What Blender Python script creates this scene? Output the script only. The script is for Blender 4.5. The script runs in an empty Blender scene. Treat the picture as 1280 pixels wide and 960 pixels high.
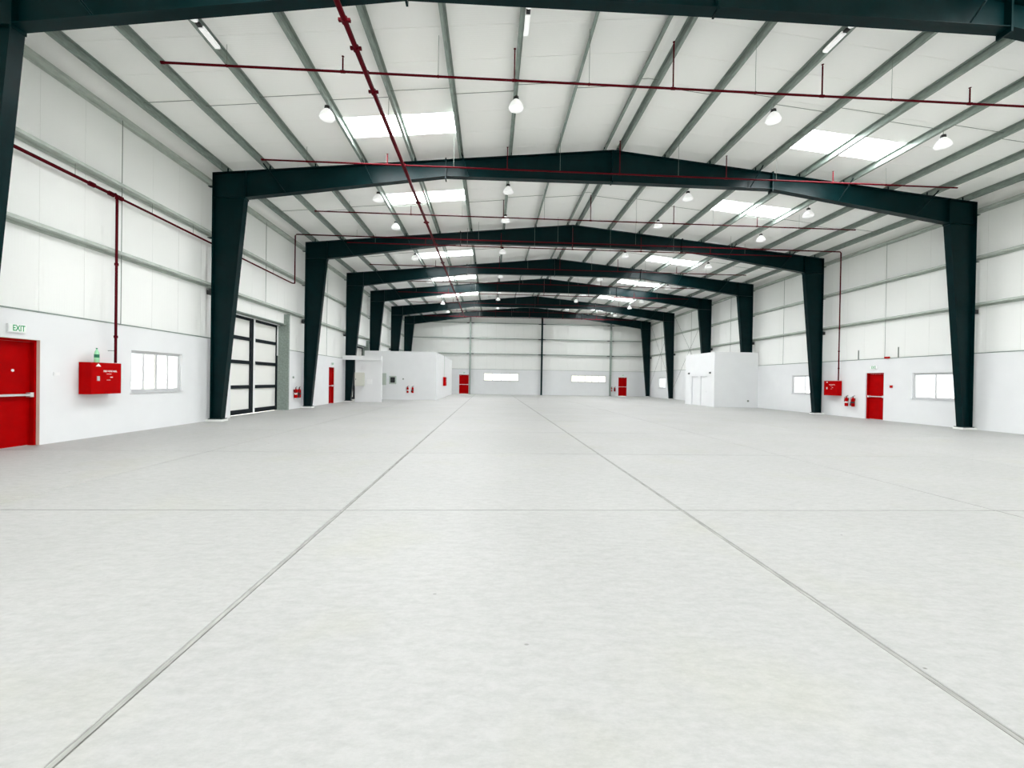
import bpy, math, random
from mathutils import Vector, Matrix
random.seed(7)
S = bpy.context.scene
COL = S.collection

# ------------------------------------------------------------------ camera
CAM = Vector((-4.295, 0.0, 1.559))
FPX, YAW, PIT, ROLL = 537.04, 0.05025, -0.00647, 0.01589
fw = Vector((math.sin(YAW)*math.cos(PIT), math.cos(YAW)*math.cos(PIT), math.sin(PIT)))
r0 = Vector((math.cos(YAW), -math.sin(YAW), 0)); u0 = r0.cross(fw)
rt = math.cos(ROLL)*r0 + math.sin(ROLL)*u0
up = -math.sin(ROLL)*r0 + math.cos(ROLL)*u0
cd = bpy.data.cameras.new('camera'); cam = bpy.data.objects.new('camera', cd); COL.objects.link(cam)
cd.sensor_fit = 'HORIZONTAL'; cd.sensor_width = 36.0; cd.lens = FPX/1280*36.0
cd.clip_start = 0.05; cd.clip_end = 500
cam.matrix_world = Matrix(((rt.x, up.x, -fw.x, CAM.x), (rt.y, up.y, -fw.y, CAM.y), (rt.z, up.z, -fw.z, CAM.z), (0, 0, 0, 1)))
S.camera = cam

# ------------------------------------------------------------------ world, exposure
W = bpy.data.worlds.new('world'); S.world = W; W.use_nodes = True
bg = W.node_tree.nodes['Background']; bg.inputs[0].default_value = (0.93, 0.97, 1.0, 1); bg.inputs[1].default_value = 1.5
SKYLIGHT = 30.0
sl = bpy.data.lights.new('sun', 'SUN'); sl.energy = 10.0; sl.angle = 0.01; sl.color = (1.0, 0.97, 0.92)
so = bpy.data.objects.new('sun', sl); COL.objects.link(so); so.rotation_euler = (math.radians(32), 0, 0); so.location = (0, -30, 40)
vs = S.view_settings; vs.view_transform = 'Standard'; vs.look = 'None'; vs.gamma = 1.0; vs.use_curve_mapping = False
vs.exposure = 0.58
S.cycles.max_bounces = 14; S.cycles.diffuse_bounces = 10; S.cycles.transparent_max_bounces = 12
S.cycles.sample_clamp_direct = 5.0; S.cycles.caustics_reflective = False; S.cycles.caustics_refractive = False

# ------------------------------------------------------------------ materials
def mat(name, col, rough=0.6, metal=0.0, noise=0.0, nscale=4.0, bump=0.0, bscale=40.0, spec=0.5, stretch=None, emit=0.0):
    m = bpy.data.materials.new(name); m.use_nodes = True
    nt = m.node_tree; b = nt.nodes['Principled BSDF']
    b.inputs['Base Color'].default_value = (*col, 1); b.inputs['Roughness'].default_value = rough
    b.inputs['Metallic'].default_value = metal; b.inputs['Specular IOR Level'].default_value = spec
    if emit:
        b.inputs['Emission Color'].default_value = (*col, 1); b.inputs['Emission Strength'].default_value = emit
    if noise or bump:
        tc = nt.nodes.new('ShaderNodeTexCoord'); mp = nt.nodes.new('ShaderNodeMapping')
        nt.links.new(tc.outputs['Object'], mp.inputs[0])
        if stretch: mp.inputs['Scale'].default_value = stretch
        if noise:
            n = nt.nodes.new('ShaderNodeTexNoise'); n.inputs['Scale'].default_value = nscale; n.inputs['Detail'].default_value = 6
            nt.links.new(mp.outputs[0], n.inputs['Vector'])
            r = nt.nodes.new('ShaderNodeValToRGB')
            r.color_ramp.elements[0].position = 0.3; r.color_ramp.elements[1].position = 0.7
            r.color_ramp.elements[0].color = (*[c*(1-noise) for c in col], 1); r.color_ramp.elements[1].color = (*[min(1, c*(1+noise*0.5)) for c in col], 1)
            nt.links.new(n.outputs['Fac'], r.inputs[0]); nt.links.new(r.outputs[0], b.inputs['Base Color'])
        if bump:
            n2 = nt.nodes.new('ShaderNodeTexNoise'); n2.inputs['Scale'].default_value = bscale
            nt.links.new(mp.outputs[0], n2.inputs['Vector'])
            bp = nt.nodes.new('ShaderNodeBump'); bp.inputs['Strength'].default_value = bump; bp.inputs['Distance'].default_value = 0.01
            nt.links.new(n2.outputs['Fac'], bp.inputs['Height']); nt.links.new(bp.outputs[0], b.inputs['Normal'])
    return m

def ribbed(name, col, axis, pitch=0.06, strength=0.25):
    """white liner sheet with fine micro-ribs running along the panel"""
    m = mat(name, col, 0.5, spec=0.3)
    nt = m.node_tree; b = nt.nodes['Principled BSDF']
    tc = nt.nodes.new('ShaderNodeTexCoord'); wv = nt.nodes.new('ShaderNodeTexWave')
    wv.bands_direction = axis; wv.inputs['Scale'].default_value = 0.314/pitch/1.0
    nt.links.new(tc.outputs['Object'], wv.inputs['Vector'])
    bp = nt.nodes.new('ShaderNodeBump'); bp.inputs['Strength'].default_value = strength; bp.inputs['Distance'].default_value = 0.004
    nt.links.new(wv.outputs['Fac'], bp.inputs['Height']); nt.links.new(bp.outputs[0], b.inputs['Normal'])
    return m

def concrete():
    m = bpy.data.materials.new('concrete_slab'); m.use_nodes = True
    nt = m.node_tree; N = nt.nodes; Lk = nt.links; b = N['Principled BSDF']
    g = N.new('ShaderNodeNewGeometry'); oi = N.new('ShaderNodeObjectInfo')
    def noise(scale, detail, sc=None, rough=0.55):
        mp = N.new('ShaderNodeMapping'); Lk.new(g.outputs['Position'], mp.inputs[0])
        if sc: mp.inputs['Scale'].default_value = sc; mp.inputs['Rotation'].default_value = (0, 0, 0.5)
        n = N.new('ShaderNodeTexNoise'); n.inputs['Scale'].default_value = scale; n.inputs['Detail'].default_value = detail; n.inputs['Roughness'].default_value = rough
        Lk.new(mp.outputs[0], n.inputs['Vector']); return n
    def ramp(src, p0, p1, c0, c1):
        r = N.new('ShaderNodeValToRGB'); e = r.color_ramp.elements
        e[0].position, e[1].position = p0, p1; e[0].color, e[1].color = (*c0, 1), (*c1, 1)
        Lk.new(src, r.inputs[0]); return r
    def mul(a, c, f=1.0):
        x = N.new('ShaderNodeMix'); x.data_type = 'RGBA'; x.blend_type = 'MULTIPLY'; x.inputs[0].default_value = f
        Lk.new(a, x.inputs[6]); Lk.new(c, x.inputs[7]); return x.outputs[2]
    base = ramp(noise(0.45, 5).outputs['Fac'], 0.3, 0.7, (0.41, 0.412, 0.401), (0.446, 0.448, 0.438)).outputs[0]
    swirl = ramp(noise(5.5, 9, (1.0, 2.8, 1), 0.78).outputs['Fac'], 0.32, 0.58, (0.84, 0.845, 0.83), (1, 1, 1)).outputs[0]
    fine = ramp(noise(22, 6, None, 0.7).outputs['Fac'], 0.3, 0.6, (0.92, 0.92, 0.915), (1, 1, 1)).outputs[0]
    yel = ramp(noise(0.8, 3).outputs['Fac'], 0.55, 0.75, (1, 1, 1), (0.985, 0.985, 0.92)).outputs[0]
    rnd = ramp(oi.outputs['Random'], 0, 1, (0.965, 0.965, 0.96), (1, 1, 1)).outputs[0]
    c = mul(mul(mul(mul(base, swirl), fine), yel), rnd)
    # sparse dark scuffs and grit
    mp = N.new('ShaderNodeMapping'); Lk.new(g.outputs['Position'], mp.inputs[0]); mp.inputs['Scale'].default_value = (1.0, 1.5, 1)
    v = N.new('ShaderNodeTexVoronoi'); v.inputs['Scale'].default_value = 2.3; Lk.new(mp.outputs[0], v.inputs['Vector'])
    spot = ramp(v.outputs['Distance'], 0.022, 0.04, (1, 1, 1), (0, 0, 0)).outputs[0]
    sel = ramp(v.outputs['Color'], 0.6, 0.7, (0, 0, 0), (1, 1, 1)).outputs[0]
    k = mul(spot, sel)
    mx = N.new('ShaderNodeMix'); mx.data_type = 'RGBA'; Lk.new(k, mx.inputs[0]); Lk.new(c, mx.inputs[6]); mx.inputs[7].default_value = (0.14, 0.14, 0.125, 1)
    Lk.new(mx.outputs[2], b.inputs['Base Color']); b.inputs['Roughness'].default_value = 0.55; b.inputs['Specular IOR Level'].default_value = 0.35
    bp = N.new('ShaderNodeBump'); bp.inputs['Strength'].default_value = 0.12; bp.inputs['Distance'].default_value = 0.004
    Lk.new(noise(14, 6).outputs['Fac'], bp.inputs['Height']); Lk.new(bp.outputs[0], b.inputs['Normal'])
    return m

def pane_mat(name, tint):
    m = bpy.data.materials.new(name); m.use_nodes = True
    nt = m.node_tree; nt.nodes.clear()
    o = nt.nodes.new('ShaderNodeOutputMaterial'); t = nt.nodes.new('ShaderNodeBsdfTransparent'); gl = nt.nodes.new('ShaderNodeBsdfGlossy')
    t.inputs[0].default_value = (*tint, 1); gl.inputs['Roughness'].default_value = 0.02
    mx = nt.nodes.new('ShaderNodeMixShader'); mx.inputs[0].default_value = 0.06
    nt.links.new(t.outputs[0], mx.inputs[1]); nt.links.new(gl.outputs[0], mx.inputs[2]); nt.links.new(mx.outputs[0], o.inputs[0])
    return m

M = dict(
    steel=mat('dark_green_paint', (0.0004, 0.0125, 0.0138), 0.33, noise=0.25, nscale=3, bump=0.05, bscale=60, spec=0.5),
    galv=mat('galvanised_steel', (0.27, 0.325, 0.29), 0.5, 0.2, noise=0.25, nscale=14, stretch=(1, 0.3, 1)),
    girt=mat('pale_galvanised_steel', (0.5, 0.55, 0.5), 0.5, 0.15, noise=0.2, nscale=10, stretch=(1, 0.3, 1)),
    roof=ribbed('white_roof_liner', (0.97, 0.973, 0.945), 'Y'),
    sheetY=ribbed('white_wall_liner', (0.90, 0.91, 0.885), 'Y'),
    sheetX=ribbed('white_end_wall_liner', (0.90, 0.91, 0.885), 'X'),
    seam=mat('panel_joint', (0.62, 0.64, 0.6), 0.7),
    white=mat('white_wall_paint', (0.80, 0.812, 0.818), 0.6, noise=0.02, nscale=1.5, spec=0.3),
    plinth=mat('grout', (0.8, 0.81, 0.78), 0.8),
    fit=mat('white_fitting', (0.85, 0.86, 0.86), 0.4),
    lamp=mat('lit_white_acrylic', (0.9, 0.91, 0.9), 0.4, emit=0.3),
    frame=mat('white_aluminium', (0.62, 0.63, 0.64), 0.35),
    red=mat('red_gloss_paint', (0.40, 0.0005, 0.001), 0.5, noise=0.15, nscale=3, spec=0.03),
    pipe=mat('red_pipe_paint', (0.075, 0.0004, 0.004), 0.5, spec=0.06),
    chrome=mat('brushed_metal', (0.75, 0.75, 0.74), 0.3, 0.7),
    black=mat('black_plastic', (0.012, 0.012, 0.013), 0.5),
    gate=mat('black_gate_frame', (0.003, 0.007, 0.01), 0.5, spec=0.12),
    infill=mat('white_gate_infill', (0.86, 0.86, 0.82), 0.5),
    beige=mat('beige_enamel', (0.66, 0.67, 0.6), 0.5),
    greyp=mat('grey_enamel', (0.44, 0.5, 0.45), 0.5),
    reveal=mat('warm_bounce_plaster', (0.72, 0.62, 0.53), 0.8),  # tan is warm bounced light painted into the plaster colour
    filler=mat('joint_filler', (0.16, 0.165, 0.15), 0.9, noise=0.4, nscale=20),
    sealant=mat('grey_joint_sealant', (0.33, 0.335, 0.31), 0.8, noise=0.3, nscale=25, stretch=(1, 0.2, 1)),
    pet=mat('green_plastic', (0.35, 0.75, 0.45), 0.15),
    petl=mat('dark_green_label', (0.0, 0.16, 0.07), 0.5),
    sign=mat('white_sign', (0.86, 0.9, 0.86), 0.4), signt=mat('green_lettering', (0.0, 0.33, 0.1), 0.5),
    wtext=mat('white_lettering', (0.85, 0.83, 0.8), 0.5),
    rod=mat('dull_steel_rod', (0.2, 0.23, 0.2), 0.5, 0.3),
    dark=mat('dark_glass', (0.01, 0.014, 0.014), 0.15),
    pane=pane_mat('clear_pane', (0.97, 0.98, 0.98)), paney=pane_mat('cream_pane', (1.0, 0.99, 0.9)),
    ground=mat('pale_ground', (0.62, 0.61, 0.57), 0.9), out=mat('cream_render', (0.75, 0.74, 0.68), 0.9),
    conc=concrete(),
)
M['steel'].node_tree.nodes['Principled BSDF'].inputs['IOR'].default_value = 1.2
sk = bpy.data.materials.new('daylit_skylight_sheet'); sk.use_nodes = True
_b = sk.node_tree.nodes['Principled BSDF']; _b.inputs['Base Color'].default_value = (0.9, 0.9, 0.95, 1)
_b.inputs['Emission Color'].default_value = (0.97, 0.98, 1.0, 1); _b.inputs['Emission Strength'].default_value = SKYLIGHT
M['sky'] = sk

# ------------------------------------------------------------------ mesh helpers
class MB:
    def __init__(s): s.v, s.f, s.sm = [], [], []
    def add(s, vs, fs, smooth=False):
        o = len(s.v); s.v += [tuple(p) for p in vs]
        s.f += [tuple(i+o for i in f) for f in fs]; s.sm += [smooth]*len(fs); return s
    def box(s, a, b):
        x0, y0, z0 = [min(p, q) for p, q in zip(a, b)]; x1, y1, z1 = [max(p, q) for p, q in zip(a, b)]
        return s.add([(x0,y0,z0),(x1,y0,z0),(x1,y1,z0),(x0,y1,z0),(x0,y0,z1),(x1,y0,z1),(x1,y1,z1),(x0,y1,z1)],
                     [(0,3,2,1),(4,5,6,7),(0,1,5,4),(1,2,6,5),(2,3,7,6),(3,0,4,7)])
    def prism(s, poly, axis, c0, c1):
        """polygon of 2-D points extruded along an axis; axis y: points are (x,z), axis x: (y,z), axis z: (x,y)"""
        n = len(poly)
        def P(p, c): return (p[0], c, p[1]) if axis == 'y' else ((c, p[0], p[1]) if axis == 'x' else (p[0], p[1], c))
        vs = [P(p, c0) for p in poly] + [P(p, c1) for p in poly]
        fs = [tuple(range(n)), tuple(range(2*n-1, n-1, -1))] + [(i, i+n, (i+1) % n + n, (i+1) % n) for i in range(n)]
        return s.add(vs, fs)
    def tube(s, pts, r, n=8, caps=True):
        pts = [Vector(p) for p in pts]; rings = []
        for i, p in enumerate(pts):
            t = (pts[min(i+1, len(pts)-1)] - pts[max(i-1, 0)]).normalized()
            a = Vector((0, 0, 1)) if abs(t.z) < 0.9 else Vector((1, 0, 0))
            u = t.cross(a).normalized(); w = u.cross(t)
            rr = r[i] if isinstance(r, (list, tuple)) else r
            rings.append([p + rr*(math.cos(2*math.pi*k/n)*u + math.sin(2*math.pi*k/n)*w) for k in range(n)])
        vs = [q for g in rings for q in g]
        fs = [(i*n+k, i*n+(k+1) % n, (i+1)*n+(k+1) % n, (i+1)*n+k) for i in range(len(pts)-1) for k in range(n)]
        s.add(vs, fs, True)
        if caps: s.add(rings[0], [tuple(range(n-1, -1, -1))]); s.add(rings[-1], [tuple(range(n))])
        return s
    def lathe(s, prof, c=(0, 0, 0), n=16):
        return s.tube([(c[0], c[1], c[2]+z) for _, z in prof], [max(r, 1e-4) for r, _ in prof], n) if False else s._lathe(prof, c, n)
    def _lathe(s, prof, c, n):
        vs = [(c[0]+r*math.cos(2*math.pi*k/n), c[1]+r*math.sin(2*math.pi*k/n), c[2]+z) for r, z in prof for k in range(n)]
        fs = [(i*n+k, i*n+(k+1) % n, (i+1)*n+(k+1) % n, (i+1)*n+k) for i in range(len(prof)-1) for k in range(n)]
        s.add(vs, fs, True); m = len(prof)-1
        s.add(vs[:n], [tuple(range(n-1, -1, -1))]); s.add(vs[m*n:], [tuple(range(n))]); return s
    def build(s, name, m, parent=None):
        me = bpy.data.meshes.new(name); me.from_pydata(s.v, [], s.f); me.update()
        me.polygons.foreach_set('use_smooth', s.sm)
        me.materials.append(M[m] if isinstance(m, str) else m)
        o = bpy.data.objects.new(name, me); COL.objects.link(o)
        if parent: o.parent = parent
        return o
def tag(o, label=None, cat=None, group=None, kind=None):
    if label: o['label'] = label
    if cat: o['category'] = cat
    if group: o['group'] = group
    if kind: o['kind'] = kind
    return o
def empty(name, loc=(0, 0, 0), rz=0.0):
    o = bpy.data.objects.new(name, None); COL.objects.link(o); o.location = loc; o.rotation_euler = (0, 0, rz)
    o.empty_display_size = 0.1; return o
def copy_tree(o, parent=None):
    c = o.copy(); COL.objects.link(c); c.parent = parent
    for ch in list(o.children): copy_tree(ch, c)
    return c
def twin(o, parent, loc=(0, 0, 0), rz=0):
    c = o.copy(); COL.objects.link(c); c.parent = parent; c.location = loc; c.rotation_euler = (0, 0, rz); return c
def text_mesh(name, body, size, m, parent, loc, rot):
    cu = bpy.data.curves.new(name, 'FONT'); cu.body = body; cu.size = size; cu.align_x = 'CENTER'; cu.align_y = 'CENTER'; cu.extrude = 0.001; cu.offset = size*0.015
    t = bpy.data.objects.new(name+'_src', cu); COL.objects.link(t)
    bpy.context.view_layer.update()
    me = bpy.data.meshes.new_from_object(t.evaluated_get(bpy.context.evaluated_depsgraph_get()))
    bpy.data.objects.remove(t); bpy.data.curves.remove(cu)
    me.materials.clear(); me.materials.append(M[m]); me.name = name
    o = bpy.data.objects.new(name, me); COL.objects.link(o); o.parent = parent; o.location = loc; o.rotation_euler = rot
    return o

# ------------------------------------------------------------------ building measures (metres)
HX = 14.0            # outer face of the columns
WF = 14.13           # face of the low white wall
SH = 14.22           # face of the upper liner sheets
Y0, Y1 = -8.0, 50.0  # end walls
EV, AP = 8.614, 9.988
def rz_(x): return AP - (AP-EV)/HX*abs(x)      # top of the rafters
PUR = 0.2                                     # purlin depth
def rf(x): return rz_(x) + PUR                 # underside of the roof
FR = [8.25, 15.52, 22.99, 29.37, 35.05, 42.28, 48.66]
WH = 2.9             # height of the low white wall
PX = [0.25, 2.0, 3.70, 5.44, 7.13, 8.85, 10.6, 12.15, 13.58]

# ------------------------------------------------------------------ floor
fl = MB().box((-14.6, Y0, -0.3), (14.6, Y1+0.2, -0.006)).build('floor', 'filler'); tag(fl, 'pale concrete floor cast in large jointed bays', kind='structure')
JX = [-14.5, -10.12, -6.02, -1.91, 2.2, 6.3, 10.4, 14.5]
JY = [Y0, -2.9, 1.15, 5.18, 9.23, 13.15, 17.1] + [21.1+4*k for k in range(7)] + [Y1]
def gap(x): return 0.021 if x in (-6.02, -1.91) else 0.009
for i in range(len(JX)-1):
    for j in range(len(JY)-1):
        x0, x1 = JX[i]+gap(JX[i]), JX[i+1]-gap(JX[i+1]); y0, y1 = JY[j]+0.01, JY[j+1]-0.01
        cx, cy = (x0+x1)/2, (y0+y1)/2; hx, hy = (x1-x0)/2, (y1-y0)/2; e = 0.004
        b = MB(); vs = [(sx*hx, sy*hy, -0.2) for sx, sy in ((-1,-1),(1,-1),(1,1),(-1,1))] + [(sx*hx, sy*hy, -e) for sx, sy in ((-1,-1),(1,-1),(1,1),(-1,1))] + [(sx*(hx-e), sy*(hy-e), 0) for sx, sy in ((-1,-1),(1,-1),(1,1),(-1,1))]
        b.add(vs, [(3,2,1,0), (8,9,10,11)] + [(k, (k+1) % 4, (k+1) % 4+4, k+4) for k in range(4)] + [(k+4, (k+1) % 4+4, (k+1) % 4+8, k+8) for k in range(4)])
        o = b.build('floor_slab', 'conc', fl); o.location = (cx, cy, 0)
for x in (-6.02, -1.91): MB().box((x-0.016, Y0, -0.05), (x+0.012, Y1, -0.0025)).build('joint_sealant', 'sealant', fl)
ext = MB().box((-120, -120, -0.5), (120, 160, -0.31)).build('ground', 'ground'); tag(ext, 'pale open ground around the building', kind='structure')

# ------------------------------------------------------------------ walls
def cells(length0, length1, h, openings):
    """rectangles of a wall left over around openings (a0,a1,z0,z1)"""
    A = sorted({length0, length1, *[v for o in openings for v in o[:2]]}); Z = sorted({0, h, *[v for o in openings for v in o[2:4] if v < h]})
    out = []
    for i in range(len(A)-1):
        run = None
        for k in range(len(Z)-1):
            a, z = (A[i]+A[i+1])/2, (Z[k]+Z[k+1])/2
            solid = not any(o[0] < a < o[1] and o[2] < z < o[3] for o in openings)
            if solid and run: run[1] = Z[k+1]
            elif solid: run = [Z[k], Z[k+1]]
            elif run: out.append((A[i], A[i+1], *run)); run = None
        if run: out.append((A[i], A[i+1], *run))
    return out
GATE = (16.8, 21.15, 0.0, 4.12)
GATE2 = (30.6, 34.75, 0.0, 4.12)
WIN_L = [(12.28, 14.22, 1.09, 2.25)]
WIN_R = [(16.0, 17.9, 1.07, 2.19), (23.35, 25.4, 1.07, 2.18), (44.4, 46.3, 1.07, 2.2)]
DOOR_L = [(8.95, 9.9, 0, 2.29), (26.7, 27.68, 0, 2.25)]
DOOR_R = [(19.25, 20.22, 0, 2.24)]
DOOR_B = [(-7.92, -6.8, 0, 2.24), (10.78, 11.8, 0, 2.22)]
WIN_B = [(-5.12, -1.0, 1.55, 2.5), (5.15, 9.3, 1.55, 2.4)]
wl = MB()
for a0, a1, z0, z1 in cells(Y0, Y1, WH, WIN_L+DOOR_L+[GATE, GATE2]): wl.box((-WF-0.25, a0, z0), (-WF, a1, z1))
wl = tag(wl.build('wall_left', 'white'), 'white side wall with the sliding gate, liner sheets above a painted base', kind='structure')
wr = MB()
for a0, a1, z0, z1 in cells(Y0, Y1, WH, WIN_R+DOOR_R): wr.box((WF, a0, z0), (WF+0.25, a1, z1))
wr = tag(wr.build('wall_right', 'white'), 'white side wall opposite the sliding gate, liner sheets above a painted base', kind='structure')
wb = MB()
for a0, a1, z0, z1 in cells(-14.5, 14.5, WH, WIN_B+DOOR_B): wb.box((a0, Y1, z0), (a1, Y1+0.25, z1))
wb = tag(wb.build('wall_back', 'white'), 'far end wall with two red doors and two long windows', kind='structure')
wfz = MB(); OPEN = [(-11.5, -2.0, 0, 5.0), (2.0, 11.5, 0, 5.0)]  # gateways out of view, put in and sized for the daylight they admit
for a0, a1, z0, z1 in cells(-14.5, 14.5, 8.5, OPEN): wfz.box((a0, Y0-0.25, z0), (a1, Y0, z1))
wfz.prism([(-14.5, 8.5), (14.5, 8.5), (14.5, rf(14.5)+0.1), (0, AP+0.3), (-14.5, rf(14.5)+0.1)], 'y', Y0-0.25, Y0)
wfz = tag(wfz.build('wall_front', 'white'), 'unseen end wall with wide gateways opened to let daylight in', kind='structure')
PW = 1.05; YG = [13.1 + PW*k for k in range(-21, 36)]
def wall_sheets(parent, sx):
    bk = MB()
    for a0, a1, z0, z1 in cells(Y0, Y1, 9.0, [GATE, GATE2] if sx < 0 else []):
        z0 = max(z0, WH)
        if z1 > z0: bk.box((sx*(SH+0.004), a0, z0), (sx*(SH+0.16), a1, z1))
    bk.build('sheet_backing', 'seam', parent)
    for y in YG:
        y0, y1 = max(y, Y0), min(y+PW, Y1)
        if y1-y0 < 0.05: continue
        parts = [(y0, y1, WH)]
        if sx < 0:
            parts = []
            cuts = sorted({y0, y1, *[v for g in (GATE, GATE2) for v in g[:2] if y0 < v < y1]})
            for a, b in zip(cuts, cuts[1:]):
                mid = (a+b)/2; parts.append((a, b, 4.12 if any(g[0] < mid < g[1] for g in (GATE, GATE2)) else WH))
        for a, b, z0 in parts:
            MB().box((sx*SH, a+0.004, z0), (sx*(SH+0.05), b-0.004, 8.95)).build('wall_sheet', 'sheetY', parent)
wall_sheets(wl, -1); wall_sheets(wr, 1)
MB().prism([(-14.4, WH), (14.4, WH), (14.4, rf(14.4)+0.1), (0, AP+0.3), (-14.4, rf(14.4)+0.1)], 'y', Y1+0.07, Y1+0.25).build('sheet_backing', 'seam', wb)
x = -14.2
while x < 14.2:
    x1 = min(x+PW, 14.2)
    top = lambda q: rf(q)-0.005
    pts = [(x+0.004, WH), (x1-0.004, WH), (x1-0.004, top(x1))] + ([(0, top(0))] if x < 0 < x1 else []) + [(x+0.004, top(x))]
    MB().prism(pts, 'y', Y1+0.02, Y1+0.065).build('wall_sheet', 'sheetX', wb); x += PW
# trims at the top of the painted base
n = 0
for sx, segs in ((-1, [(Y0, GATE[0]), (GATE[1], GATE2[0]), (GATE2[1], Y1)]), (1, [(Y0, Y1)])):
    for a, b in segs:
        n += 1; tag(MB().box((sx*(WF-0.012), a, WH-0.012), (sx*SH, b, WH+0.018)).build('trim_%d' % n, 'galv'), 'thin metal ledge along the top of the painted base', kind='structure')
n += 1; tag(MB().box((-14.1, Y1-0.012, WH-0.012), (14.1, Y1+0.03, WH+0.018)).build('trim_%d' % n, 'galv'), 'thin metal ledge across the far end wall', kind='structure')

# ------------------------------------------------------------------ roof
cl = MB(); T = 0.12
for sx in (-1, 1): cl.prism([(0, AP+PUR+0.06), (sx*14.6, rf(14.6)+0.06), (sx*14.6, rf(14.6)+0.2), (0, AP+PUR+0.2)], 'y', Y0-0.2, Y1+0.3)
cl = tag(cl.build('ceiling', 'seam'), 'pitched roof lined with white ribbed sheets and daylight panels', kind='structure')
SKY_Y = [13.1+PW*k for k in (-18, -13, -7, 0, 5, 13, 19, 25, 31)]
def roof_piece(sx, xa, xb, y0, y1, name, m, parent):
    e = 0.004
    return MB().prism([(sx*xa, rf(xa)), (sx*xb, rf(xb)), (sx*xb, rf(xb)+0.05), (sx*xa, rf(xa)+0.05)], 'y', y0+e, y1-e).build(name, m, parent)
SKX = (5.44, 8.85)
for sx in (-1, 1):
    for y in YG:
        y0, y1 = max(y, Y0), min(y+PW, Y1)
        if y1-y0 < 0.05: continue
        if any(abs(y-s) < 0.01 for s in SKY_Y):
            roof_piece(sx, 0.0, SKX[0], y0, y1, 'roof_sheet', 'roof', cl); roof_piece(sx, SKX[1], 14.25, y0, y1, 'roof_sheet', 'roof', cl)
            roof_piece(sx, SKX[0], SKX[1], y0, y1, 'skylight_sheet', 'sky', cl)
        else: roof_piece(sx, 0.0, 14.25, y0, y1, 'roof_sheet', 'roof', cl)
    pts = [(14.215, 8.36), (14.2, 8.52), (14.14, 8.66), (14.03, 8.76), (13.88, 8.81), (13.72, 8.83)]
    v = [(sx*a, y, z) for y in (Y0, Y1) for a, z in pts]; k = len(pts)
    MB().add(v, [(i, i+1, i+1+k, i+k) for i in range(k-1)], True).build('eave_lining', 'roof', cl)

# ------------------------------------------------------------------ portal frames
def make_frame():
    root = empty('portal_frame'); FW, tf, tw = 0.125, 0.014, 0.006
    ZK, XK, XS, ZS, ZM = 7.80, 12.92, 6.0, 8.81, 8.84
    for sx in (-1, 1):
        c = MB(); f = lambda poly: [(sx*a, b) for a, b in poly]
        c.prism(f([(HX, 0.10), (13.63, 0.10), (XK, ZK), (XK, rz_(XK)), (HX, EV)]), 'y', -tw, tw)
        c.prism(f([(HX, 0.10), (HX-tf, 0.10), (HX-tf, EV), (HX, EV)]), 'y', -FW, FW)
        c.prism(f([(13.63, 0.10), (13.63+tf, 0.10), (XK+tf, ZK), (XK, ZK)]), 'y', -FW, FW)
        c.prism(f([(XK, ZK), (HX-tf, ZK-0.02), (HX-tf, ZK), (XK, ZK+0.02)]), 'y', -0.09, 0.09)
        c.prism(f([(HX, EV-tf), (XK, rz_(XK)-tf), (XK, rz_(XK)), (HX, EV)]), 'y', -FW, FW)
        col = c.build('column', 'steel', root)
        MB().box((sx*13.58, -0.17, 0.075), (sx*(HX+0.03), 0.17, 0.10)).build('base_plate', 'steel', col)
        MB().box((sx*13.56, -0.19, 0.0), (sx*(WF-0.002), 0.19, 0.075)).build('column_plinth', 'plinth', col)
        r = MB()
        r.prism(f([(XK, ZK), (XS, ZS), (0, ZM), (0, AP), (XK, rz_(XK))]), 'y', -tw, tw)
        r.prism(f([(XK, rz_(XK)-tf), (0, AP-tf), (0, AP), (XK, rz_(XK))]), 'y', -FW, FW)
        r.prism(f([(XK, ZK), (XS, ZS), (XS, ZS+tf), (XK, ZK+tf)]), 'y', -FW, FW)
        r.prism(f([(XS, ZS), (0, ZM), (0, ZM+tf), (XS, ZS+tf)]), 'y', -FW, FW)
        ra = r.build('rafter', 'steel', root)
        MB().box((sx*(XS-0.02), -FW-0.01, ZS-0.10), (sx*(XS+0.02), FW+0.01, rz_(XS)+0.05)).build('splice_plate', 'steel', ra)
        MB().box((sx*(XK-0.02), -FW-0.005, ZK-0.06), (sx*(XK+0.015), FW+0.005, rz_(XK)+0.0)).build('splice_plate', 'steel', ra)
        for z in (4.72, 6.5, 8.28):
            MB().box((sx*(HX-0.0), -0.09, z-0.13), (sx*(HX+0.17), 0.05, z-0.115)).build('girt_cleat', 'steel', col)
        MB().box((sx*(HX), -0.10, 4.40), (sx*(HX+0.16), 0.10, 4.56)).build('girt_cleat', 'black', col)
        for p in PX:
            MB().box((sx*(p-0.05), -0.006, rz_(p)-0.002), (sx*(p+0.05), 0.006, rz_(p)+0.17)).build('purlin_cleat', 'steel', ra)
        for p, q in ((12.15, 11.55), (8.85, 8.55), (5.44, 5.15)):
            zb = ZK+(XK-q)/(XK-XS)*(ZS-ZK) if q > XS else ZS+(XS-q)/XS*(ZM-ZS)
            MB().tube([(sx*p, -0.40, rz_(p)+0.06), (sx*q, -0.10, zb+0.02)], 0.022, 4).build('flange_brace', 'steel', ra)
    MB().box((-0.02, -FW, ZM-0.03), (0.02, FW, AP-0.01)).build('ridge_plate', 'steel', root)
    return root
FL = ['dark green steel portal frame beside the red door under the EXIT sign',
      'dark green steel portal frame between the four-light window and the sliding gate',
      'dark green steel portal frame between the sliding gate and the narrow red door',
      'dark green steel portal frame whose column passes through a white lintel by the meter room',
      'dark green steel portal frame rising behind the white room with twin doors',
      'dark green steel portal frame next before the far end wall frame',
      'dark green steel portal frame standing against the far end wall']
f0 = make_frame()
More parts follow.
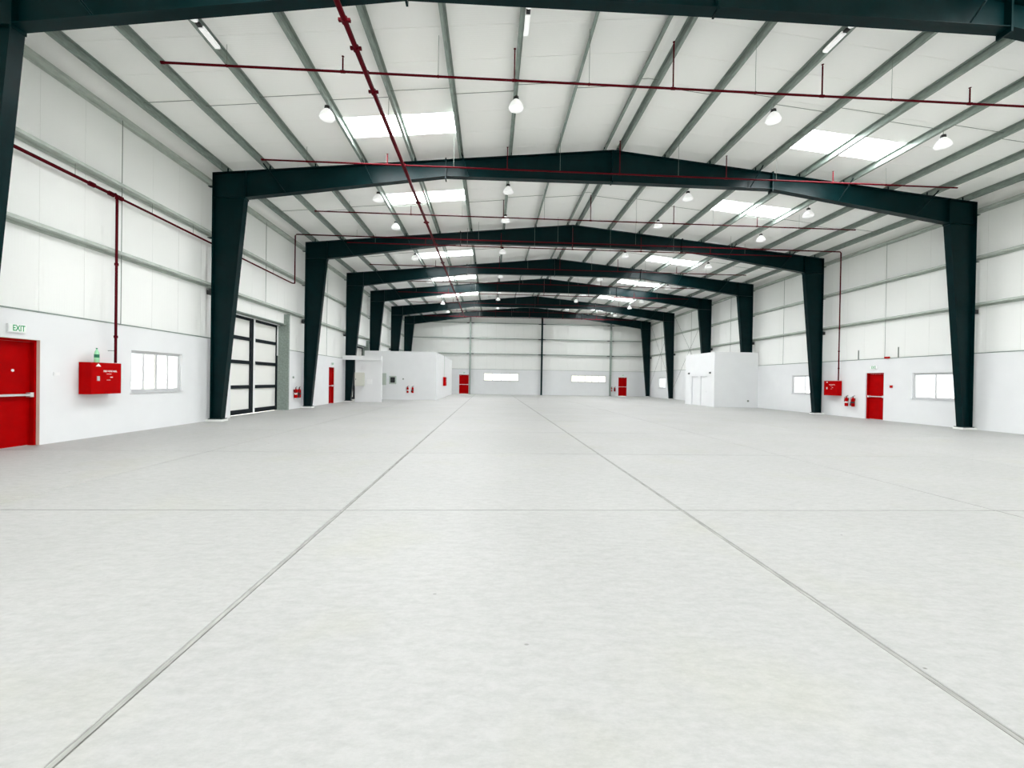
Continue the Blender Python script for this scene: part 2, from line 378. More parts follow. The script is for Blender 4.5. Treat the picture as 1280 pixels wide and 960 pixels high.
for i, y in enumerate(FR):
    o = f0 if i == 0 else copy_tree(f0)
    o.location = (0, y, 0); tag(o, FL[i], 'steel frame', 'portal frames of the hall')

# ------------------------------------------------------------------ purlins and girts
ORD = ['first', 'second', 'third', 'fourth', 'fifth', 'sixth', 'seventh', 'eighth', 'ninth']
BAYM = [4.5, 11.9, 19.2, 26.2, 32.2, 38.7, 45.5]
def zed(h, b, t, lip):
    """closed outline of a Z section, web vertical, centred on the web"""
    return [(-t, 0), (b, 0), (b, lip), (b-t, lip), (b-t, t), (t, t), (t, h), (-b, h), (-b, h-lip), (-b+t, h-lip), (-b+t, h-t), (-t, h-t)]
th = math.atan((AP-EV)/HX)
for sx in (-1, 1):
    for i, p in enumerate(PX):
        root = empty('roof_purlin', (sx*p, 0, rz_(p)))
        b = MB(); c, s_ = math.cos(th), math.sin(th)
        b.prism([(sx*(q[0]*c + q[1]*s_), q[1]*c - q[0]*s_) for q in zed(PUR*0.99, 0.075, 0.003, 0.018)], 'y', Y0+0.02, Y1-0.0)
        b.build('purlin', 'galv', root)
        for y in BAYM:
            if i == 0: x2, z2 = (sx*0.25 - (-sx*0.25)) * -0.5, 0.0
            a = PX[i-1]-p if i else -p
            dz = (rz_(PX[i-1])-rz_(p)) if i else (AP-rz_(p))
            yy = y + 0.25*(i % 2)
            MB().tube([(0, yy, 0.12), (sx*a, yy, 0.12+dz)], 0.009, 4).build('sag_rod', 'rod', root)
        for y in FR:
            MB().box((-0.012, y-0.32, 0.02), (0.012, y+0.32, 0.18)).build('lap_splice', 'galv', root)
        tag(root, 'galvanised steel purlin, %s below the ridge on the roof slope %s' % (ORD[i], 'over the sliding gate' if sx < 0 else 'facing the sliding gate'), 'purlin', 'roof purlins')
for sx in (-1, 1):
    for zi, z in enumerate((4.72, 6.5, 8.28)):
        root = empty('wall_girt', (sx*HX, 0, z))
        b = MB()
        prof = [(0, -0.07), (0.003, -0.07), (0.003, -0.003), (0.197, -0.003), (0.197, 0.07), (0.2, 0.07), (0.2, 0.0), (0.003, 0.0)] if False else [(0.002, 0.0), (0.002, 0.075), (0.02, 0.075), (0.02, 0.07), (0.006, 0.07), (0.006, 0.004), (0.2, 0.004), (0.2, -0.07), (0.196, -0.07), (0.196, 0.0)]
        b.prism([(sx*q[0], q[1]) for q in prof], 'y', Y0+0.01, Y1-0.01); b.build('girt', 'girt', root)
        h = (4.72-WH, 6.5-4.72, 8.28-6.5)[zi]
        for y in BAYM:
            if sx < 0 and zi == 0 and (GATE[0]-.3 < y < GATE[1]+.3 or GATE2[0]-.3 < y < GATE2[1]+.3): continue
            MB().tube([(sx*0.1, y, 0.0), (sx*0.1, y, -h)], 0.011, 4).build('sag_rod', 'rod', root)
        tag(root, 'galvanised wall girt, %s of three on the wall %s' % (('lowest', 'middle', 'topmost')[zi], 'with the sliding gate' if sx < 0 else 'facing the sliding gate'), 'girt', 'wall girts')
for zi, z in enumerate((4.72, 6.5, 8.28)):
    g = MB().box((-13.9, Y1-0.19, z-0.003), (13.9, Y1+0.01, z+0.003)).box((-13.9, Y1-0.19, z-0.075), (13.9, Y1-0.186, z)).build('wall_girt', 'galv')
    tag(g, 'galvanised steel girt across the far end wall, %s of three' % ('lowest', 'middle', 'topmost')[zi], 'girt', 'wall girts')
POSTS = [(-6.68, 'beside the red door near the meter room'), (1.62, 'between the two long windows'), (9.72, 'beside the red door far from the meter room')]
for xp, w in POSTS:
    z1 = rz_(xp)-0.05
    root = empty('wind_post', (xp, Y1-0.33, 0)); b = MB()
    b.box((-0.09, -0.12, 0.02), (0.09, -0.11, z1)).box((-0.09, 0.11, 0.02), (0.09, 0.12, z1)).box((-0.005, -0.11, 0.02), (0.005, 0.11, z1))
    b.build('post', 'galv' if xp != 1.62 else 'steel', root); MB().box((-0.15, -0.17, 0.0), (0.15, 0.17, 0.02)).build('base_plate', 'steel', root)
    for z in (4.72, 6.5, 8.28): MB().box((-0.4, 0.121, z-0.1), (0.4, 0.135, z+0.0)).build('girt_cleat', 'steel', root)
    tag(root, 'slim end wall post ' + w, 'post', 'end wall posts')
# wall bracing rods
for ya, yb, w in ((35.3, 42.0, 'past the twin door room'), (42.5, 48.4, 'next to the far end wall')):
    root = empty('wall_bracing', (13.96, (ya+yb)/2, 1.2))
    for q in (-1, 1): MB().tube([(0.012*q, (ya-yb)/2*q, 0), (0.012*q, (yb-ya)/2*q, 7.0)], 0.011, 6).build('brace_rod', 'rod', root)
    tag(root, 'crossed thin steel brace rods in the bay ' + w, 'bracing', 'wall bracing')

# ------------------------------------------------------------------ sprinkler pipes
ZB, ZM_ = 8.52, 8.44
BRY = [9.98, 14.18, 18.35, 22.4, 26.55, 30.7, 34.55, 38.8, 43.1, 47.0]
BLAB = ['next past the frame by the EXIT door', 'before the frame at the four-light window', 'in the bay of the sliding gate', 'just before the frame past the sliding gate', 'in the bay of the narrow red door', 'in the bay of the meter room', 'before the frame behind the twin doors', 'in the bay past the twin door room', 'past the frame of the end bay', 'nearest the far end wall']
for i, y in enumerate(BRY):
    root = empty('sprinkler_branch', (0, y, ZB))
    xa, xb = -11.7, 11.8
    MB().tube([(xa, 0, 0), (xb, 0, 0)], 0.026, 8).build('pipe', 'pipe', root)
    MB().tube([(xa-0.02, 0, 0), (xa+0.05, 0, 0)], 0.034, 8).build('end_cap', 'pipe', root)
    MB().tube([(-7.2, 0, -0.02), (-7.2, 0, 0.04)], 0.04, 8).build('tee', 'pipe', root)
    for k, xs in enumerate((-11.2, -7.75, -3.85, -0.1, 3.55, 7.3, 11.0)):
        h = rz_(xs)-0.40-ZB
        if h > 0.05:
            sp = MB().tube([(xs, 0, 0), (xs, 0, h)], 0.017, 6).build('sprig', 'pipe', root)
            MB().tube([(xs, 0, h), (xs, 0, h+0.03), (xs, 0, h+0.034), (xs, 0, h+0.04)], [0.012, 0.012, 0.03, 0.03], 8).build('sprinkler_head', 'pipe', sp)
            MB().tube([(xs-0.05, 0, 0), (xs+0.05, 0, 0)], 0.034, 8).build('tee', 'pipe', sp)
    for xs in (-10.3, -5.6, -2.1, 1.9, 5.3, 9.2):
        MB().tube([(xs, 0, 0.02), (xs, 0, rz_(xs)-ZB+0.02)], 0.0055, 4).build('hanger_rod', 'rod', root)
        MB().tube([(xs-0.015, 0, 0), (xs+0.015, 0, 0)], 0.033, 8).build('hanger_clamp', 'pipe', root)
    tag(root, 'thin red sprinkler branch with upright heads, ' + BLAB[i], 'sprinkler pipe', 'sprinkler branch pipes')
root = empty('sprinkler_main', (-7.2, 0, ZM_))
MB().tube([(0, -7.5, 0), (0, 47.3, 0)], 0.055, 10).build('pipe', 'pipe', root)
for y in (8.45, 9.15, 10.5, 16.9, 19.0, 22.0, 25.4, 31.0, 37.0, 43.0):
    c = MB().tube([(0, y-0.045, 0), (0, y+0.045, 0)], 0.072, 10).build('coupling', 'pipe', root)
    for q in (-1, 1): MB().box((q*0.06, y-0.03, -0.025), (q*0.115, y+0.03, 0.025)).build('coupling_bolt', 'pipe', c)
for y in (12.0, 17.8, 24.0, 29.0, 33.5, 40.0, 45.0):
    MB().tube([(0, y, 0.05), (0, y, rz_(7.13)-ZM_)], 0.007, 4).build('hanger_rod', 'rod', root)
tag(root, 'thick red sprinkler main pipe running the length of the hall under the roof', 'sprinkler pipe')
# cross feeder with drops to both walls
o = empty('feeder_pipe', (0, 21.65, 8.6))
MB().tube([(-13.97, 0, -2.4), (-13.97, 0, -0.06), (-13.91, 0, 0.0), (13.87, 0, 0.0), (13.93, 0, -0.06), (13.93, 0, -6.73)], 0.03, 8).build('pipe', 'pipe', o)
for xs in (-11, -5, -1, 3, 8, 12): MB().tube([(xs, 0, 0.02), (xs, 0, rz_(xs)-8.6+0.02)], 0.0055, 4).build('hanger_rod', 'rod', o)
for z in (-6.1, -5.2, -4.0): MB().tube([(13.93, 0, z-0.03), (13.93, 0, z+0.03)], 0.042, 8).build('coupling', 'pipe', o)
tag(o, 'red cross pipe dropping down the wall to a hose cabinet beside a red door', 'fire pipe')
o = empty('wall_pipe', (-14.085, 0, 6.2))
MB().tube([(0, -7.5, 0), (0, 11.5, 0)], 0.04, 8).tube([(0, 11.5, 0), (0, 21.6, 0), (0.03, 21.65, 0), (0.115, 21.65, 0)], 0.031, 8).build('pipe', 'pipe', o)
MB().tube([(0, 11.56, 0), (0.11, 11.56, 0), (0.145, 11.56, -0.04), (0.145, 11.56, -4.335)], 0.03, 8).build('drop_pipe', 'pipe', o)
for y in (11.02, 11.56, 11.82, 16.6): MB().tube([(0, y-0.06, 0), (0, y+0.06, 0)], 0.062, 8).build('coupling', 'pipe', o)
for z in (-3.66, -1.8, -0.1): MB().tube([(0.145, 11.56, z-0.03), (0.145, 11.56, z+0.03)], 0.044, 8).build('coupling', 'pipe', o)
for y in (8.9, 10.6, 12.9, 14.6, 17.5, 19.8): MB().tube([(0, y, 0.03), (0, y, 0.3)], 0.006, 4).build('hanger_rod', 'rod', o)
MB().tube([(0.145, 11.56, -4.02), (-0.044, 11.56, -4.02)], 0.008, 4).build('wall_clip', 'rod', o)
tag(o, 'red pipe along the gate wall with a drop to the hose cabinet under a bottle', 'fire pipe')

# ------------------------------------------------------------------ lamps
def make_lamp():
    root = empty('high_bay_lamp')
    MB().lathe([(0.2, 0), (0.205, 0.02), (0.19, 0.08), (0.14, 0.17), (0.075, 0.24), (0.06, 0.25)], n=18).build('lamp_shade', 'lamp', root)
    MB().lathe([(0.05, -0.035), (0.14, -0.02), (0.195, 0.004)], n=18).build('diffuser', 'lamp', root)
    MB().lathe([(0.07, 0.25), (0.075, 0.27), (0.07, 0.33), (0.03, 0.35)], n=12).build('ballast_housing', 'black', root)
    MB().tube([(0, 0, 0.35), (0, 0, 0.50)], 0.008, 5).build('hook', 'rod', root)
    return root
lp = make_lamp(); first = True
LROW = ((12.0, 'by the four-light window bay'), (17.35, 'in the first row of the gate bay'), (20.5, 'in the second row of the gate bay'), (25.6, 'in the bay of the narrow red door'), (31.6, 'in the meter room bay'), (37.2, 'in the first row past the twin doors'), (40.4, 'in the second row past the twin doors'), (45.2, 'in the end wall bay'))
LCOL = ((-8.85, 'outer lamp gate side'), (-3.70, 'inner lamp gate side'), (3.70, 'inner lamp opposite side'), (8.85, 'outer lamp opposite side'))
for y, wr_ in LROW:
    for xl, wc in LCOL:
        o = lp if first else copy_tree(lp); first = False
        o.location = (xl, y, rz_(xl)-0.48)
        tag(o, 'white high bay lamp %s, %s' % (wr_, wc), 'lamp', 'high bay lamps under the roof')
def make_emergency():
    root = empty('emergency_light')
    MB().box((-0.055, -0.28, 0), (0.055, 0.28, 0.06)).build('housing', 'lamp', root)
    MB().box((-0.045, -0.39, 0.005), (0.045, -0.30, 0.05)).build('connector', 'black', root)
    MB().lathe([(0.07, 0.0), (0.075, 0.03), (0.05, 0.06)], (0, -0.5, 0), 14).build('round_box', 'lamp', root)
    return root
el = make_emergency(); first = True
for xl, w in ((-10.6, 'on the purlin nearest the EXIT door'), (-3.7, 'on the purlin just off the ridge'), (3.7, 'on the purlin beyond the ridge')):
    o = el if first else copy_tree(el); first = False
    o.location = (xl + (0.1 if xl < 0 else -0.1), 9.7, rz_(xl)-0.065)
    tag(o, 'white batten light with round box fixed ' + w, 'light', 'batten lights under the roof')

# ------------------------------------------------------------------ windows
def window(n, wall, a0, a1, z0, z1, lights, cream=(), label=''):
    """wall: 'L','R' (runs along y) or 'B' (runs along x)"""
    root = empty('window_%d' % n)
    d0, d1 = 0.05, 0.13
    def bx(mb, p0, p1, q0, q1, e0=d0, e1=d1):
        if wall == 'L': return mb.box((-WF-e0, p0, q0), (-WF-e1, p1, q1))
        if wall == 'R': return mb.box((WF+e0, p0, q0), (WF+e1, p1, q1))
        return mb.box((p0, Y1+e0, q0), (p1, Y1+e1, q1))
    fb = MB(); t = 0.05
    bx(fb, a0, a1, z0, z0+t); bx(fb, a0, a1, z1-t, z1); bx(fb, a0, a0+t, z0+t, z1-t); bx(fb, a1-t, a1, z0+t, z1-t)
    fb.build('window_frame', 'frame', root)
    w = (a1-a0-2*t)/lights
    for k in range(lights):
        p0, p1 = a0+t+w*k, a0+t+w*(k+1); off = 0.012 if k % 2 else 0.0
        sb = MB(); u = 0.035; e0, e1 = d0+0.01+off, d0+0.045+off
        bx(sb, p0, p1, z0+t, z0+t+u, e0, e1); bx(sb, p0, p1, z1-t-u, z1-t, e0, e1); bx(sb, p0, p0+u, z0+t+u, z1-t-u, e0, e1); bx(sb, p1-u, p1, z0+t+u, z1-t-u, e0, e1)
        s = sb.build('sash', 'frame', root)
        pb = MB(); bx(pb, p0+u, p1-u, z0+t+u, z1-t-u, d0+0.03+off, d0+0.034+off); pb.build('pane', 'paney' if k in cream else 'pane', s)
    sl = MB(); bx(sl, a0-0.03, a1+0.03, z0-0.03, z0, -0.03, 0.13); sl.build('window_sill', 'frame', root)
    tag(root, label, kind='structure')
window(1, 'L', *WIN_L[0], 4, (1,), 'white four-light window beside the hose cabinet under a bottle')
window(2, 'R', *WIN_R[0], 2, (), 'white sliding window beside the red door, partly behind a column')
window(3, 'R', *WIN_R[1], 2, (), 'white sliding window between the hose cabinet and the twin door room')
window(4, 'R', *WIN_R[2], 2, (), 'white window near the far end wall')
window(5, 'B', *WIN_B[0], 4, (0, 3), 'long white window in the end wall nearer the meter room')
window(6, 'B', *WIN_B[1], 5, (0, 1, 2, 3, 4), 'long white window in the end wall with a cream view outside')

# ------------------------------------------------------------------ red doors and EXIT signs
def door(n, wall, a0, a1, z1, label, hinge=1, reveal=0.07, bar=True, sticker=False):
    root = empty('door_%d' % n)
    if wall == 'L': root.location = (-WF, (a0+a1)/2, 0); root.rotation_euler = (0, 0, math.pi/2)
    elif wall == 'R': root.location = (WF, (a0+a1)/2, 0); root.rotation_euler = (0, 0, -math.pi/2)
    elif wall == 'B': root.location = ((a0+a1)/2, Y1, 0)
    # local: x along wall, -y into the hall, +y outwards
    w = (a1-a0)/2; t = 0.055
    fb = MB().box((-w, reveal, 0), (-w+t, reveal+0.14, z1)).box((w-t, reveal, 0), (w, reveal+0.14, z1)).box((-w+t, reveal, z1-t), (w-t, reveal+0.14, z1))
    fb.build('door_frame', 'red', root)
    MB().box((-w-0.001, 0.0, 0), (-w+0.006, reveal, z1)).box((w-0.006, 0.0, 0), (w+0.001, reveal, z1)).box((-w, 0.0, z1-0.006), (w, reveal, z1+0.001)).build('plaster_reveal', 'reveal' if reveal > 0.06 else 'white', root)
    lf = MB().box((-w+t+0.003, reveal+0.085, 0.012), (w-t-0.003, reveal+0.13, z1-t-0.003)).build('door_leaf', 'red', root)
    yl = reveal+0.085
    if bar:
        zb = 1.10
        b = MB().box((-w+t+0.05, yl-0.085, zb-0.022), (w-t-0.05, yl-0.045, zb+0.022)); b.build('push_bar', 'chrome', lf)
        for q in (-1, 1): MB().box((q*(w-t-0.04)-0.035, yl-0.09, zb-0.05), (q*(w-t-0.04)+0.035, yl, zb+0.05)).build('bar_bracket', 'chrome', lf)
    if sticker:
        MB().lathe([(0.03, 0), (0.03, 0.003)], n=12).build('sticker', 'wtext', lf).matrix_local = Matrix.Translation((0.08, yl-0.001, 1.62)) @ Matrix.Rotation(math.pi/2, 4, 'X')
    for z in (0.3, 1.1, 1.9): MB().tube([(hinge*(w-t), yl-0.006, z-0.05), (hinge*(w-t), yl-0.006, z+0.05)], 0.01, 6).build('hinge', 'red', lf)
    tag(root, label, kind='structure'); return root
door(1, 'L', *DOOR_L[0][:2], 2.29, 'red steel exit door with push bar beside the hose cabinet under a bottle', sticker=True)
door(2, 'L', *DOOR_L[1][:2], 2.25, 'narrow looking red steel door past the sliding gate', reveal=0.05)
door(3, 'R', *DOOR_R[0][:2], 2.24, 'red steel exit door with push bar between extinguishers and a window', reveal=0.05)
door(4, 'B', *DOOR_B[0][:2], 2.24, 'red steel door in the end wall nearer the meter room', reveal=0.05)
door(5, 'B', *DOOR_B[1][:2], 2.22, 'red steel door in the end wall beside two extinguishers', reveal=0.05)

def place(root, wall, a, z, off=0.0):
    """put a local-coordinates thing (x along wall, -y into the hall) on a wall"""
    if wall == 'L': root.location = (-WF+off, a, z); root.rotation_euler = (0, 0, math.pi/2)
    elif wall == 'R': root.location = (WF-off, a, z); root.rotation_euler = (0, 0, -math.pi/2)
    elif wall == 'B': root.location = (a, Y1-off, z)
    return root
UPR = (math.pi/2, 0, 0)
def exit_sign(label):
    root = empty('exit_sign')
    MB().box((-0.17, -0.045, -0.085), (0.17, 0.0, 0.085)).build('housing', 'fit', root)
    f = MB().box((-0.16, -0.049, -0.075), (0.16, -0.045, 0.075)).build('face_panel', 'sign', root)
    tx = text_mesh('lettering', 'EXIT', 0.15, 'signt', f, (0.025, -0.05, 0), UPR); tx.scale = (0.78, 1.15, 1)
    return tag(root, label, 'exit sign', 'exit signs over the red doors')
place(exit_sign('green EXIT sign over the red door by the hose cabinet under a bottle'), 'L', 9.4, 2.49)
place(exit_sign('green EXIT sign over the red door facing the sliding gate'), 'R', 19.78, 2.49)
place(exit_sign('green EXIT sign over the narrow looking red door past the sliding gate'), 'L', 27.2, 2.45)
place(exit_sign('green EXIT sign over the end wall red door nearer the meter room'), 'B', -7.36, 2.44)
place(exit_sign('green EXIT sign over the end wall red door beside extinguishers'), 'B', 11.29, 2.44)

# ------------------------------------------------------------------ hose cabinets, bottle
def hose_cabinet(label, w=0.84, h=0.77, d=0.28):
    root = empty('hose_cabinet')
    MB().box((-w/2, -d+0.02, -h/2), (w/2, 0, h/2)).build('body', 'red', root)
    dr = MB().box((-w/2+0.004, -d, -h/2+0.004), (w/2-0.004, -d+0.02, h/2-0.004)).build('door', 'red', root)
    text_mesh('lettering', 'FIRE HOSE REEL', 0.055, 'wtext', dr, (0.1, -d-0.001, h*0.23), UPR)
    MB().add([(-0.30, -d-0.002, 0.29), (-0.16, -d-0.002, 0.29), (-0.23, -d-0.002, 0.36)], [(0, 1, 2)]).build('sticker', 'wtext', dr)
    MB().box((-0.27, -d-0.012, -0.06), (-0.20, -d, 0.05)).build('latch', 'chrome', dr)
    MB().box((0.0, -d-0.002, 0.105), (0.13, -d, 0.112)).box((0.1, -d-0.002, 0.02), (0.17, -d, 0.04)).box((0.0, -d-0.002, -0.045), (0.1, -d, -0.038)).build('printed_marks', 'wtext', dr)
    return tag(root, label, 'hose cabinet', 'red hose cabinets')
place(hose_cabinet('red wall hose cabinet with a green bottle standing on it'), 'L', 11.18, 1.47, 0.022)
place(hose_cabinet('red wall hose cabinet between two extinguishers and a column', 0.9, 0.78, 0.25), 'R', 22.08, 1.46, 0.022)
bt = empty('bottle', (-13.93, 11.02, 1.855))
MB().lathe([(0.045, 0), (0.05, 0.01), (0.05, 0.13), (0.047, 0.15), (0.05, 0.17), (0.05, 0.2), (0.035, 0.27), (0.016, 0.31), (0.015, 0.33)], n=16).build('body', 'pet', bt)
MB().lathe([(0.0515, 0.12), (0.0515, 0.2)], n=16).build('label', 'petl', bt); MB().lathe([(0.018, 0.33), (0.018, 0.355)], n=12).build('cap', 'petl', bt)
tag(bt, 'green plastic bottle with dark label on top of the red cabinet', 'bottle')

# ------------------------------------------------------------------ extinguishers
def extinguisher(label, co2=False):
    root = empty('fire_extinguisher'); y = -0.1
    MB().lathe([(0.06, 0), (0.075, 0.01), (0.078, 0.03), (0.078, 0.36), (0.065, 0.41), (0.03, 0.44), (0.022, 0.46)], (0, y, 0), 16).build('cylinder', 'red', root)
    MB().lathe([(0.0785, 0.17), (0.0785, 0.25)], (0, y, 0), 16).build('label_band', 'wtext' if not co2 else 'black', root)
    v = MB().tube([(0, y, 0.45), (0, y, 0.5)], 0.022, 8).build('valve', 'black', root)
    MB().prism([(-0.02, 0.5), (0.10, 0.55), (0.10, 0.565), (-0.03, 0.52)], 'y', y-0.012, y+0.012).prism([(-0.02, 0.48), (0.09, 0.49), (0.09, 0.50), (-0.02, 0.495)], 'y', y-0.01, y+0.01).build('handle', 'black', v)
    hs = [(-0.02, y, 0.48), (-0.09, y-0.02, 0.46), (-0.11, y-0.03, 0.36), (-0.10, y-0.03, 0.22)]
    MB().tube(hs, 0.012, 6).build('hose', 'black', root)
    if co2: MB().tube([(-0.10, y-0.03, 0.24), (-0.10, y-0.03, 0.05)], [0.015, 0.04], 8).build('horn', 'black', root)
    MB().box((-0.03, -0.03, 0.30), (0.03, 0.0, 0.42)).build('wall_bracket', 'black', root)
    return tag(root, label, 'fire extinguisher', 'wall fire extinguishers')
PAIRS = [('L', 22.25, 'beyond the sliding gate'), ('R', 21.03, 'between the hose cabinet and red door'), ('B', 10.15, 'beside the end wall red door')]
for wll, a, w in PAIRS:
    for k in (0, 1):
        s = (-1 if wll == 'R' else 1)
        place(extinguisher('red extinguisher with %s label band %s' % (('white', 'black')[k], w), co2=bool(k)), wll, a+s*(0.2 if k else -0.2), 0.55)

# ------------------------------------------------------------------ sliding gate
def gate_leaf(y0, y1, x, label, z1=4.08):
    root = empty('sliding_gate_leaf', (x, (y0+y1)/2, 0)); w = (y1-y0)/2; t = 0.11; d = 0.05
    for q in (-1, 1): MB().box((-d, q*w, 0.03), (d, q*(w-t), z1)).build('stile', 'gate', root)
    zs = [0.03, 1.08, 2.1, 3.08, z1-0.15]
    for k, z in enumerate(zs): MB().box((-d, -w+t, z), (d, w-t, z+(0.19 if k == 0 else 0.14))).build('rail', 'gate', root)
    zz = zs + [z1]
    for k in range(4): MB().box((-0.03, -w+t, zs[k]+(0.19 if k == 0 else 0.14)), (0.0, w-t, zs[k+1])).build('infill_panel', 'infill', root)
    return tag(root, label, 'gate', 'sliding gate leaves')
XG = -14.5
lf = gate_leaf(16.55, 18.82, XG, 'black framed gate leaf with white panels partly behind the column')
lf2 = gate_leaf(18.94, 21.03, XG, 'black framed gate leaf with white panels next to the metal jamb')
MB().box((0.05, -1.045, 0.03), (0.075, -0.945, 4.08)).build('daylight_gap_strip', 'fit', lf2)  # white strip added where daylight would show between the leaves
MB().box((0.05, 0.965, 2.6), (0.075, 1.045, 4.0)).build('cover_strip', 'fit', lf2)
MB().box((0.05, -1.03, 1.85), (0.09, -0.95, 2.15)).build('latch', 'chrome', lf2)
gate_leaf(30.4, 32.6, XG, 'black framed gate leaf behind the meter room, nearer the sliding gate')
gate_leaf(32.72, 34.65, XG, 'black framed gate leaf behind the meter room, nearer the end wall')
for nm, g in (('the sliding gate', GATE), ('the gate behind the meter room', GATE2)):
    root = empty('trim_%d' % (20 if g is GATE else 21), (0, g[1], 0))
    b = MB().box((-14.62, -0.03, 0), (-14.0, -0.004, 4.6)).box((-14.0, -0.03, 0), (-13.995, 0.1, 4.6)); b.build('jamb', 'galv', root)
    MB().box((-14.62, g[0]-g[1], 4.085), (-14.1, -0.03, 4.116)).build('head', 'galv', root)
    MB().tube([(-14.4, g[0]-g[1]-0.1, 4.05), (-14.4, -0.04, 4.05)], 0.025, 6).build('track', 'fit', root)
    tag(root, 'galvanised jamb and head lining ' + nm, kind='structure')

# ------------------------------------------------------------------ rooms inside the hall
b = MB().box((-13.33, 29.2, 0), (-11.58, 29.35, 3.1))
tag(MB().box((-14.12, 29.05, 2.82), (-11.58, 29.2, 3.1)).build('trim_30', 'white'), 'white lintel across the column at the meter room', kind='structure')
tag(b.build('wall_meter_room', 'white'), 'white low screen wall carrying a beige panel beside a column', kind='structure')
b = MB().box((-14.0, 33.6, 0), (-8.52, 33.75, 3.74)).box((-8.67, 33.75, 0), (-8.52, 47.3, 3.74)).box((-14.0, 47.15, 0), (-8.67, 47.3, 3.74)).box((-13.9, 33.75, 3.6), (-8.67, 47.15, 3.7))
tag(b.build('wall_inner_room', 'white'), 'white long room with a dark hatch and extinguishers on its face', kind='structure')
RX, RY0, RY1 = 11.05, 28.75, 33.1
DW = [(29.75, 30.75, 0, 2.15), (31.1, 32.1, 0, 2.15)]
b = MB().box((RX, RY0, 0), (14.13, RY0+0.15, 3.8)).box((RX, RY1-0.15, 0), (14.13, RY1, 3.8)).box((RX+0.15, RY0+0.15, 3.65), (13.2, RY1-0.15, 3.78))
for a0, a1, z0, z1 in cells(RY0+0.15, RY1-0.15, 3.8, DW): b.box((RX, a0, z0), (RX+0.15, a1, z1))
tag(b.build('wall_twin_door_room', 'white'), 'white room against the wall with two white doors', kind='structure')
for k, (a0, a1, z0, z1) in enumerate(DW):
    root = empty('door_%d' % (6+k), (RX+0.05, (a0+a1)/2, 0), -math.pi/2); w = (a1-a0)/2
    MB().box((-w, -0.02, 0), (-w+0.06, 0.08, z1)).box((w-0.06, -0.02, 0), (w, 0.08, z1)).box((-w+0.06, -0.02, z1-0.06), (w-0.06, 0.08, z1)).build('door_frame', 'frame', root)
    l = MB().box((-w+0.063, 0.01, 0.01), (w-0.063, 0.05, z1-0.063)).build('door_leaf', 'white', root)
    q = -1 if k else 1
    MB().tube([(q*(w-0.13), 0.01, 1.05), (q*(w-0.13), -0.05, 1.05), (q*(w-0.26), -0.05, 1.05)], 0.011, 6).build('handle', 'chrome', l)
    tag(root, 'white door %s the open hall in the twin door room' % ('nearer the window on', 'further along')[k], kind='structure')
def on_front(name, x, y, z, w, h, d, m, label, cat, inner=None, group=None, knob=False):
    t = 0.1 if inner else 0.03
    root = empty(name, (x, y, z))
    MB().box((-w/2, -d, -h/2), (w/2, 0, h/2)).build('housing', m, root)
    MB().box((-w/2+t, -d-0.012, -h/2+t), (w/2-t, -d, h/2-t)).build('cover', inner or m, root)
    if knob: MB().box((-w/2+0.06, -d-0.03, -0.04), (-w/2+0.09, -d-0.012, 0.04)).build('latch', 'black', root)
    return tag(root, label, cat, group)
on_front('distribution_panel', -13.0, 29.178, 1.53, 0.62, 0.9, 0.12, 'beige', 'beige electrical panel on the meter room wall by a column', 'electrical panel', knob=True)
on_front('switch_plate', -12.37, 29.2, 1.38, 0.32, 0.32, 0.03, 'fit', 'small white cover plate beside the beige electrical panel', 'cover plate')
on_front('distribution_panel', -12.5, 33.6, 1.57, 0.36, 0.9, 0.12, 'greyp', 'grey electrical panel on the long room wall beside the dark hatch', 'electrical panel')
on_front('wall_hatch', -11.83, 33.6, 1.51, 0.55, 0.62, 0.04, 'greyp', 'small square hatch with dark glass in a grey frame', 'hatch', 'dark')
on_front('call_point', -11.03, 33.6, 1.6, 0.1, 0.1, 0.04, 'rod', 'small grey switch on the long room wall beside the hatch', 'switch')
for k in (0, 1):
    e = extinguisher('red extinguisher with %s label band on the wall of the dark hatch' % ('white', 'black')[k], bool(k)); e.location = (-10.66+0.38*k, 33.6, 0.53)
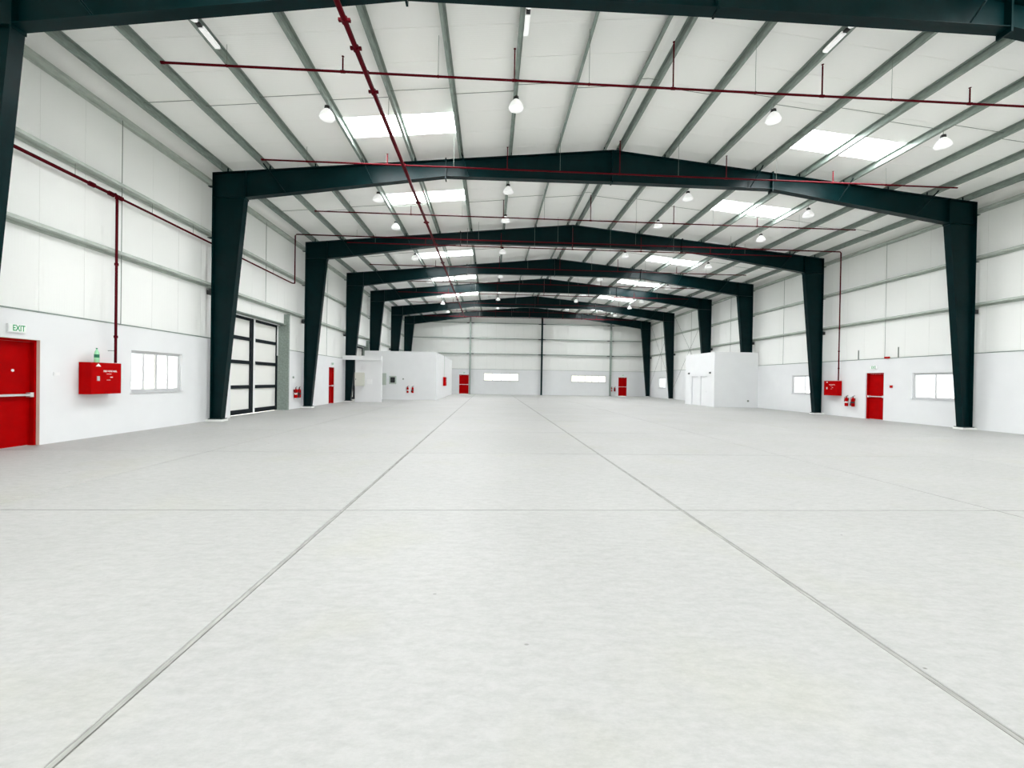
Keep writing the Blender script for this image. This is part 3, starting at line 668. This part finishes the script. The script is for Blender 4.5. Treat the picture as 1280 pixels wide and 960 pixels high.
hc = hose_cabinet('red hose cabinet on the side of the long inner room', 0.9, 0.78, 0.22); hc.location = (-8.498, 38.9, 1.44); hc.rotation_euler = (0, 0, math.pi/2)
p = MB().tube([(-8.46, 38.9, 1.84), (-8.46, 38.9, 3.75)], 0.02, 6).build('riser_pipe', 'greyp'); tag(p, 'thin grey riser above the hose cabinet of the inner room', 'pipe')
# small fittings on walls
def plate(wall, a, z, w, h, d, m, name, label, cat):
    root = place(empty(name), wall, a, z)
    MB().box((-w/2, -d, -h/2), (w/2, 0, h/2)).build('back_box', m, root); MB().box((-w/2+0.012, -d-0.006, -h/2+0.012), (w/2-0.012, -d, h/2-0.012)).build('front', m, root)
    return tag(root, label, cat)
plate('L', 10.25, 1.56, 0.14, 0.07, 0.012, 'fit', 'switch_plate', 'small white switch plate between red door and hose cabinet', 'switch')
plate('L', 21.95, 1.58, 0.1, 0.1, 0.05, 'greyp', 'call_point', 'small grey switch above the extinguishers past the sliding gate', 'switch')
plate('R', 18.85, 1.59, 0.11, 0.11, 0.05, 'red', 'call_point', 'small red alarm call point beside the red exit door', 'call point')
plate('R', 19.06, 2.93, 0.2, 0.08, 0.1, 'red', 'alarm_beacon', 'red alarm beacon on the ledge above the exit door', 'alarm')
for a, w in ((20.64, 'nearer the extinguishers'), (18.53, 'nearer the window')):
    o = MB().tube([(WF-0.03, a, WH+0.02), (WF-0.03, a, 3.38)], 0.022, 8).build('conduit_stub', 'rod'); tag(o, 'short dark conduit stub standing on the ledge, ' + w, 'conduit', 'conduit stubs on the ledge')
for yk, w in ((29.3, 'near the column'), (32.5, 'away from the columns')):
    root = empty('bulkhead_light', (RX, yk, 2.37), -math.pi/2)
    MB().box((-0.07, -0.05, -0.06), (0.07, 0, 0.06)).build('base', 'black', root); MB().lathe([(0.05, 0), (0.04, 0.05)], (0, -0.08, -0.03), 10).build('lens', 'rod', root)
    tag(root, 'small dark wall light beside the white doors, ' + ('nearer the window' if yk < 30 else 'further from the window'), 'wall light', 'wall lights of the twin door room')
o = on_front('socket_outlet', 13.45, RY0, 0.45, 0.12, 0.12, 0.02, 'rod', 'small grey socket low on the twin door room', 'socket')
